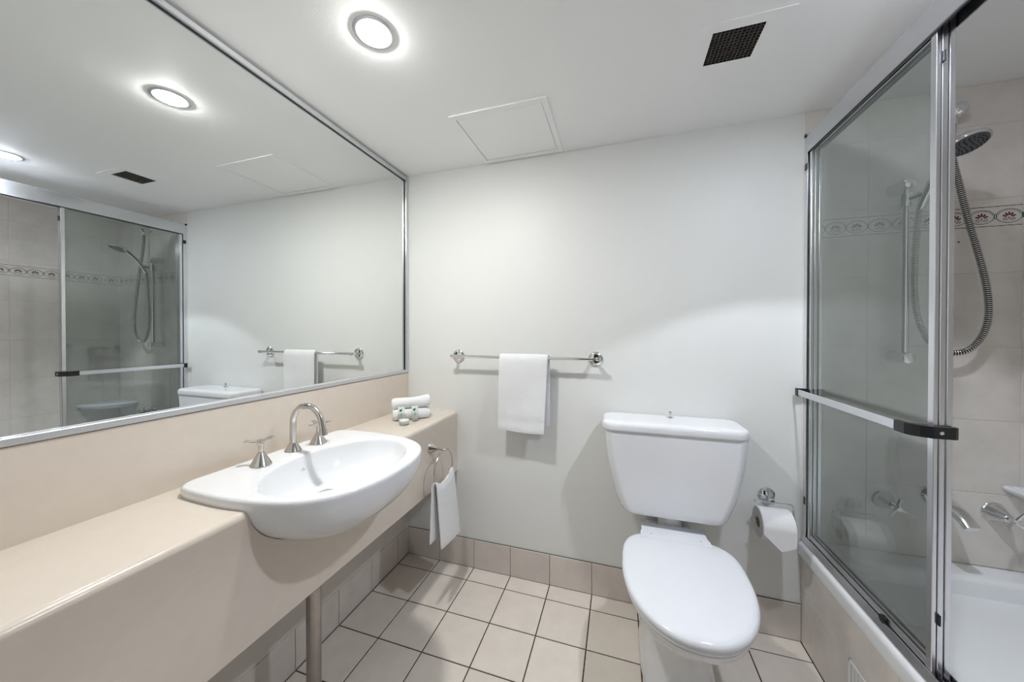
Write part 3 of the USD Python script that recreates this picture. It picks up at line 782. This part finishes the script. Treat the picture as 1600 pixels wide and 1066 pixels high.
# towel rail with a folded towel
tw = Thing('towel_rail', 'chrome towel rail with round rosettes on the painted back wall', 'towel rail', (.655, -.03, 1.105))
for x in (.311, 1.012):
    rz = tw.add('rosette', lathe([(0, -.0135), (.018, -.0135), (.0265, -.011), (.0325, -.006), (.0325, -.001), (0, -.001)], 36, axis='y', o=(x, 0, 1.106)), M['chrome'])
    tw.add('post', lathe([(0, -.070), (.0085, -.070), (.0095, -.062), (.0085, -.012), (0, -.012)], 20, axis='y', o=(x, 0, 1.106)), M['chrome'], parent=rz)
tw.add('bar', lathe([(0, .292), (.0055, .2925), (.0085, .296), (.0085, .303), (.0072, .306), (.0072, 1.017), (.0085, 1.020), (.0085, 1.027), (.0055, 1.0305), (0, 1.031)], 22, axis='x', o=(0, -.064, 1.108)), M['chrome'])
rng = np.random.default_rng(5)
def tw_front(s, t):
    x = .565 + s * (.2365 - .010 * t) - .006 * t
    r = .0140
    z = 1.108 + r - t * (.354 + .012 * math.sin(2.2 * s + .3)  - .0 + .004 * s)
    y = -.064 - r * (1 - math.exp(-t * 40)) - .006 * t - .0025 * math.sin(5 * s + 3 * t) * t + .002 * math.sin(23 * t) * .2
    if t > .82 and t < .90:
        y += .0012
    return (x, y, z)
def tw_back(s, t):
    x = .570 + s * .236
    r = .0140
    z = 1.108 + r - t * .335
    y = -.064 + r * (1 - math.exp(-t * 40)) + .002 * t
    return (x, y, z)
single('bath_towel', drape(tw_front, tw_back, .0115, n=30), M['towel'], 'folded white towel hanging over the chrome rail on the back wall', 'towel', smooth=60)

# ================================================================== TOILET
TCX = 1.319
to = Thing('toilet', 'white porcelain toilet with tall cistern and closed oval lid', 'toilet', (TCX, -.3, 0))
def ering(cx, cy, hx, yb, yf, z, p=2.3, n=56, q=2.3):
    """An oval from yb (back) to yf (front), half width hx, front and back of different squareness."""
    a = np.linspace(0, 2 * np.pi, n, endpoint=False)
    c, s = np.cos(a), np.sin(a)
    e = np.where(s > 0, 2 / q, 2 / p)
    x = cx + hx * np.sign(c) * np.abs(c) ** e
    yy = np.sign(s) * np.abs(s) ** e
    y = np.where(s > 0, cy + (yb - cy) * yy, cy + (cy - yf) * yy)
    return np.c_[x, y, np.full(n, z)]
pan = [ering(TCX, -.24, .122, -.055, -.455, .0, 2.6, q=4), ering(TCX, -.24, .126, -.055, -.46, .006, 2.6, q=4), ering(TCX, -.24, .122, -.055, -.45, .03, 2.5, q=4),
       ering(TCX, -.25, .108, -.06, -.43, .10, 2.4, q=4), ering(TCX, -.27, .104, -.06, -.43, .17, 2.3, q=4), ering(TCX, -.29, .118, -.06, -.47, .24, 2.2, q=4),
       ering(TCX, -.33, .146, -.07, -.580, .31, 2.2, q=3), ering(TCX, -.37, .168, -.10, -.640, .365, 2.2, q=2.1), ering(TCX, -.385, .178, -.13, -.664, .392, 2.2, q=2.1),
       ering(TCX, -.385, .178, -.13, -.664, .404, 2.2, q=2.1), ering(TCX, -.385, .172, -.135, -.658, .409, 2.2, q=2.1)]
to.add('pan', loft(pan), M['porcelain'], smooth=40)
to.add('pan_shelf', rbox(TCX - .095, TCX + .095, -.23, -.012, .32, .405, .02), M['porcelain'], smooth=40)
# seat and lid with hinge tab
def lid_ring(grow, z, dome=0):
    a = np.linspace(0, 2 * np.pi, 120, endpoint=False)
    c, s = np.cos(a), np.sin(a)
    hx = .193 + grow
    yb, yf, cy = -.192 + grow, -.672 - grow, -.385
    e = np.where(s > 0, 2 / 3.5, 2 / 2.15)
    x = TCX + .004 + hx * np.sign(c) * np.abs(c) ** e
    yy = np.sign(s) * np.abs(s) ** e
    y = np.where(s > 0, cy + (yb - cy) * yy, cy + (cy - yf) * yy)
    x = x * 1 + (y + .40) * .02
    return np.c_[x, y, np.full(120, z)]
to.add('seat', loft([lid_ring(-.010, .409), lid_ring(-.004, .411), lid_ring(-.002, .417), lid_ring(-.004, .4225), lid_ring(-.012, .424)]), M['seat'], smooth=40)
lid = to.add('seat_lid', loft([lid_ring(-.006, .4245), lid_ring(0, .426), lid_ring(.0015, .432), lid_ring(-.0015, .4385), lid_ring(-.007, .4425), lid_ring(-.018, .445), lid_ring(-.05, .4475), lid_ring(-.10, .449), lid_ring(-.15, .4495)]), M['seat'], smooth=40)
hinge = Polygon([(TCX - .110, -.135), (TCX - .111, -.192), (TCX - .116, -.206), (TCX - .116, -.24), (TCX + .119, -.24), (TCX + .119, -.206), (TCX + .113, -.192), (TCX + .112, -.135)])
to.add('hinge_block', move(extrude(hinge.buffer(.004, 6), .026), (0, 0, .422)), M['seat'], smooth=30, parent=lid)
# cistern
def crow(z, hw, yf, r):
    return rrect(TCX, (yf - .004) / 2, hw, (-.004 - yf) / 2, r, z, n=10)
cz = [(.492, .150, -.150, .03), (.494, .166, -.170, .035), (.499, .178, -.180, .036), (.508, .186, -.186, .036), (.53, .198, -.189, .036), (.58, .216, -.192, .036), (.64, .231, -.194, .036), (.70, .243, -.196, .036), (.76, .251, -.197, .036), (.83, .257, -.198, .036), (.8345, .257, -.198, .036)]
to.add('cistern', loft([crow(*c) for c in cz]), M['porcelain'], smooth=50)
def lrow(z, g, r=.05):
    return rrect(TCX - .004, -.106, .266 + g, .1 + g, max(r + g, .012), z, n=12)
cl = to.add('cistern_lid', loft([lrow(.8335, -.012), lrow(.834, -.002), lrow(.838, 0), lrow(.852, .0), lrow(.860, -.002), lrow(.866, -.008), lrow(.869, -.018), lrow(.8695, -.035), lrow(.8695, -.07)]), M['porcelain'], smooth=50)
to.add('flush_button', join(lathe([(0, 0), (.015, 0), (.0155, .002), (.013, .004), (.0055, .0045), (.0055, .005), (.0062, .006), (.0062, .026), (.0055, .0275), (0, .0278)], 24, o=(1.322, -.066, .869))), M['chrome'], parent=cl)
to.add('flush_pipe', lathe([(0, .40), (.045, .40), (.045, .495), (0, .495)], 28, o=(TCX, -.085, 0)), M['white_plastic'])
for dx in (-.083, .088):
    to.add('hinge_pin', bx(TCX + dx, TCX + dx + .003, -.2145, -.2125, .446, .4495), M['rubber'], smooth=False, parent=lid)

# toilet paper holder and roll
ph = Thing('toilet_paper_holder', 'chrome wire toilet paper holder with round rosette on the back wall', 'toilet paper holder', (1.69, -.03, .57))
ph.add('rosette', lathe([(0, -.019), (.012, -.018), (.022, -.013), (.029, -.007), (.030, -.001), (0, -.001)], 32, axis='y', o=(1.690, 0, .570)), M['chrome'])
ph.add('post', join(lathe([(0, -.062), (.0075, -.062), (.0085, -.055), (.0085, -.014), (0, -.014)], 18, axis='y', o=(1.690, 0, .566))), M['chrome'])
wy = -.078
RZ = .487
def fil(pts, r=.014, n=6):
    out = [np.array(pts[0], float)]
    for i in range(1, len(pts) - 1):
        p0, p, p1 = map(lambda q: np.array(q, float), pts[i - 1:i + 2])
        d0, d1 = (p0 - p) / np.linalg.norm(p0 - p), (p1 - p) / np.linalg.norm(p1 - p)
        for t in np.linspace(0, 1, n):
            a, b = p + d0 * r, p + d1 * r
            out.append((1 - t) ** 2 * a + 2 * t * (1 - t) * p + t * t * b)
    out.append(np.array(pts[-1], float))
    return np.array(out)
ph.add('wire_arm', join(tube(fil([(1.632, -.060, .564), (1.7565, -.060, .564), (1.7565, -.072, RZ + .017), (1.624, -.072, RZ + .017)], .012), .0031, 10), lathe([(0, -.004), (.004, -.003), (.005, 0), (.004, .003), (0, .004)], 12, o=(1.632, -.060, .564))), M['chrome'])
tp = Thing('toilet_paper_roll', 'white toilet paper roll with a folded loose end on the wire holder', 'toilet paper roll', (1.69, -.072, RZ))
RP, RC = .058, .0215
xa, xb = 1.637, 1.742
tp.add('paper', lathe([(RC, xa), (RP - .002, xa), (RP, xa + .002), (RP, xb - .002), (RP - .002, xb), (RC, xb), (RC, xa)], 64, axis='x', o=(0, -.072, RZ)), M['paper'], smooth=35)
tp.add('paper_edge', lathe([(RC + .0005, xa - .0006), (RP - .0025, xa - .0006), (RP - .0025, xa + .0002), (RC + .0005, xa + .0002), (RC + .0005, xa - .0006)], 64, axis='x', o=(0, -.072, RZ)), M['paper_end'], smooth=False)
tp.add('cardboard_core', lathe([(RC - .0012, xa + .001), (RC, xa + .001), (RC, xb - .001), (RC - .0012, xb - .001), (RC - .0012, xa + .001)], 40, axis='x', o=(0, -.072, RZ)), M['core'])
# loose sheet: over the front of the roll and down, its end folded to a point
an = np.linspace(np.radians(80), np.radians(185), 22)
rows = []
for a_ in an:
    rows.append((-.072 + (RP + .0012) * -math.sin(a_ - np.pi / 2 + np.pi / 2) * 0 - (RP + .0012) * math.sin(a_) * 0 + 0, 0))
prof2 = [(-.072 - (RP + .0012) * math.cos(t), RZ + (RP + .0012) * math.sin(t)) for t in np.radians(np.linspace(80, 0, 18))]
ybot = prof2[-1][0]
sheet_rows = [[(xa + .001, y, z), (xb - .001, y, z)] for y, z in prof2]
g = np.array(sheet_rows)
nA = len(g)
va = np.vstack([g[:, 0], g[:, 1]]); 
tipz = RZ - .073
flat = [(xa + .001, ybot, RZ), (xb - .001, ybot, RZ), (xb - .001, ybot + .001, RZ - .052), (1.694, ybot - .001, tipz), (xa + .001, ybot + .001, RZ - .018)]
def shell(v, f, d):
    v = np.array(v); n = np.array(d)
    k = len(v)
    f = np.array(f)
    e = {}
    for t in f:
        for i in range(3):
            e[(t[i], t[(i + 1) % 3])] = 1
    side = []
    for (p, q_) in e:
        if (q_, p) not in e:
            side += [[p, p + k, q_ + k], [p, q_ + k, q_]]
    return trimesh.Trimesh(np.vstack([v, v + n]), np.vstack([f, f[:, ::-1] + k, side]), process=False)
fv, ff = [], []
k = nA
vv = [tuple(p) for p in g[:, 0]] + [tuple(p) for p in g[:, 1]]
for i in range(nA - 1):
    ff += [[i, i + 1, k + i + 1], [i, k + i + 1, k + i]]
b = len(vv)
vv += flat[2:]
ff += [[nA - 1, b + 2, b + 1], [nA - 1, b + 1, b], [nA - 1, b, k + nA - 1]]
tp.add('loose_sheet', shell(vv, ff, (0, -.0006, 0)), M['paper'], smooth=30)

# ================================================================== CEILING FITTINGS
for i, (x, y) in enumerate(DOWNLIGHTS):
    d = Thing('downlight', ['round recessed ceiling downlight glowing above the basin counter', 'round recessed ceiling downlight beside the shower screen head rail'][i], 'downlight', (x, y, H))
    d.add('trim_ring', lathe([(.0445, .020), (.0455, -.0012), (.048, -.0030), (.053, -.0028), (.0575, -.0008), (.058, .0), (.0445, .020)][::-1], 56, o=(x, y, H)), M['ring'])
    d.add('lens', lathe([(0, -.0098), (.012, -.0095), (.024, -.0085), (.034, -.0064), (.041, -.0030), (.0445, .0012), (.0445, .004), (0, .004)], 48, o=(x, y, H)), M[f'lens{i}'], smooth=True)
    if not LAMP_POWER[i]:
        continue
    L = UsdLux.SphereLight.Define(stage, d.path + '/lamp')
    L.AddTranslateOp().Set(Gf.Vec3d(0, 0, -.035))
    L.CreateRadiusAttr(.022)
    L.CreateIntensityAttr(LAMP_POWER[i])
    L.CreateColorAttr(Gf.Vec3f(*LAMP_COLORS[i]))
    sh = UsdLux.ShapingAPI.Apply(L.GetPrim())
    sh.CreateShapingConeAngleAttr(LAMP_CONE[i][0])
    sh.CreateShapingConeSoftnessAttr(LAMP_CONE[i][1])

ev = Thing('exhaust_vent', 'square ceiling exhaust vent with dark egg-crate grid', 'exhaust vent', (1.44, -.449, H))
vx0, vx1, vy0, vy1 = 1.374, 1.506, -.512, -.385
fr = sbox(1.338, -.545, 1.566, -.352).difference(sbox(vx0, vy0, vx1, vy1))
ev.add('frame_plate', move(extrude(fr, .002), (0, 0, H - .002)), M['hatch'], smooth=False)
ev.add('duct_box', join(bx(vx0 - .006, vx0, vy0, vy1, H, H + .1), bx(vx1, vx1 + .006, vy0, vy1, H, H + .1), bx(vx0, vx1, vy0 - .006, vy0, H, H + .1), bx(vx0, vx1, vy1, vy1 + .006, H, H + .1), bx(vx0, vx1, vy0, vy1, H + .09, H + .1)), M['void'], smooth=False)
for k in range(1, 12):
    x = vx0 + (vx1 - vx0) * k / 12
    ev.add('grid_bar', bx(x - .0007, x + .0007, vy0, vy1, H - .002, H + .013), M['grid'], smooth=False)
for k in range(1, 12):
    y = vy0 + (vy1 - vy0) * k / 12
    ev.add('grid_bar', bx(vx0, vx1, y - .0007, y + .0007, H - .0015, H + .0125), M['grid'], smooth=False)

ah = Thing('access_hatch', 'white square access hatch panel in the ceiling', 'access hatch', (.66, -.21, H))
fo, fi = sbox(.462, -.403, .862, -.012), sbox(.484, -.376, .840, -.040)
ah.add('hatch_frame', move(extrude(fo.difference(fi), .005), (0, 0, H - .005)), M['hatch'], smooth=False)
ah.add('hatch_panel', bx(.487, .837, -.373, -.043, H - .0035, H - .0002), M['hatch'], smooth=False)
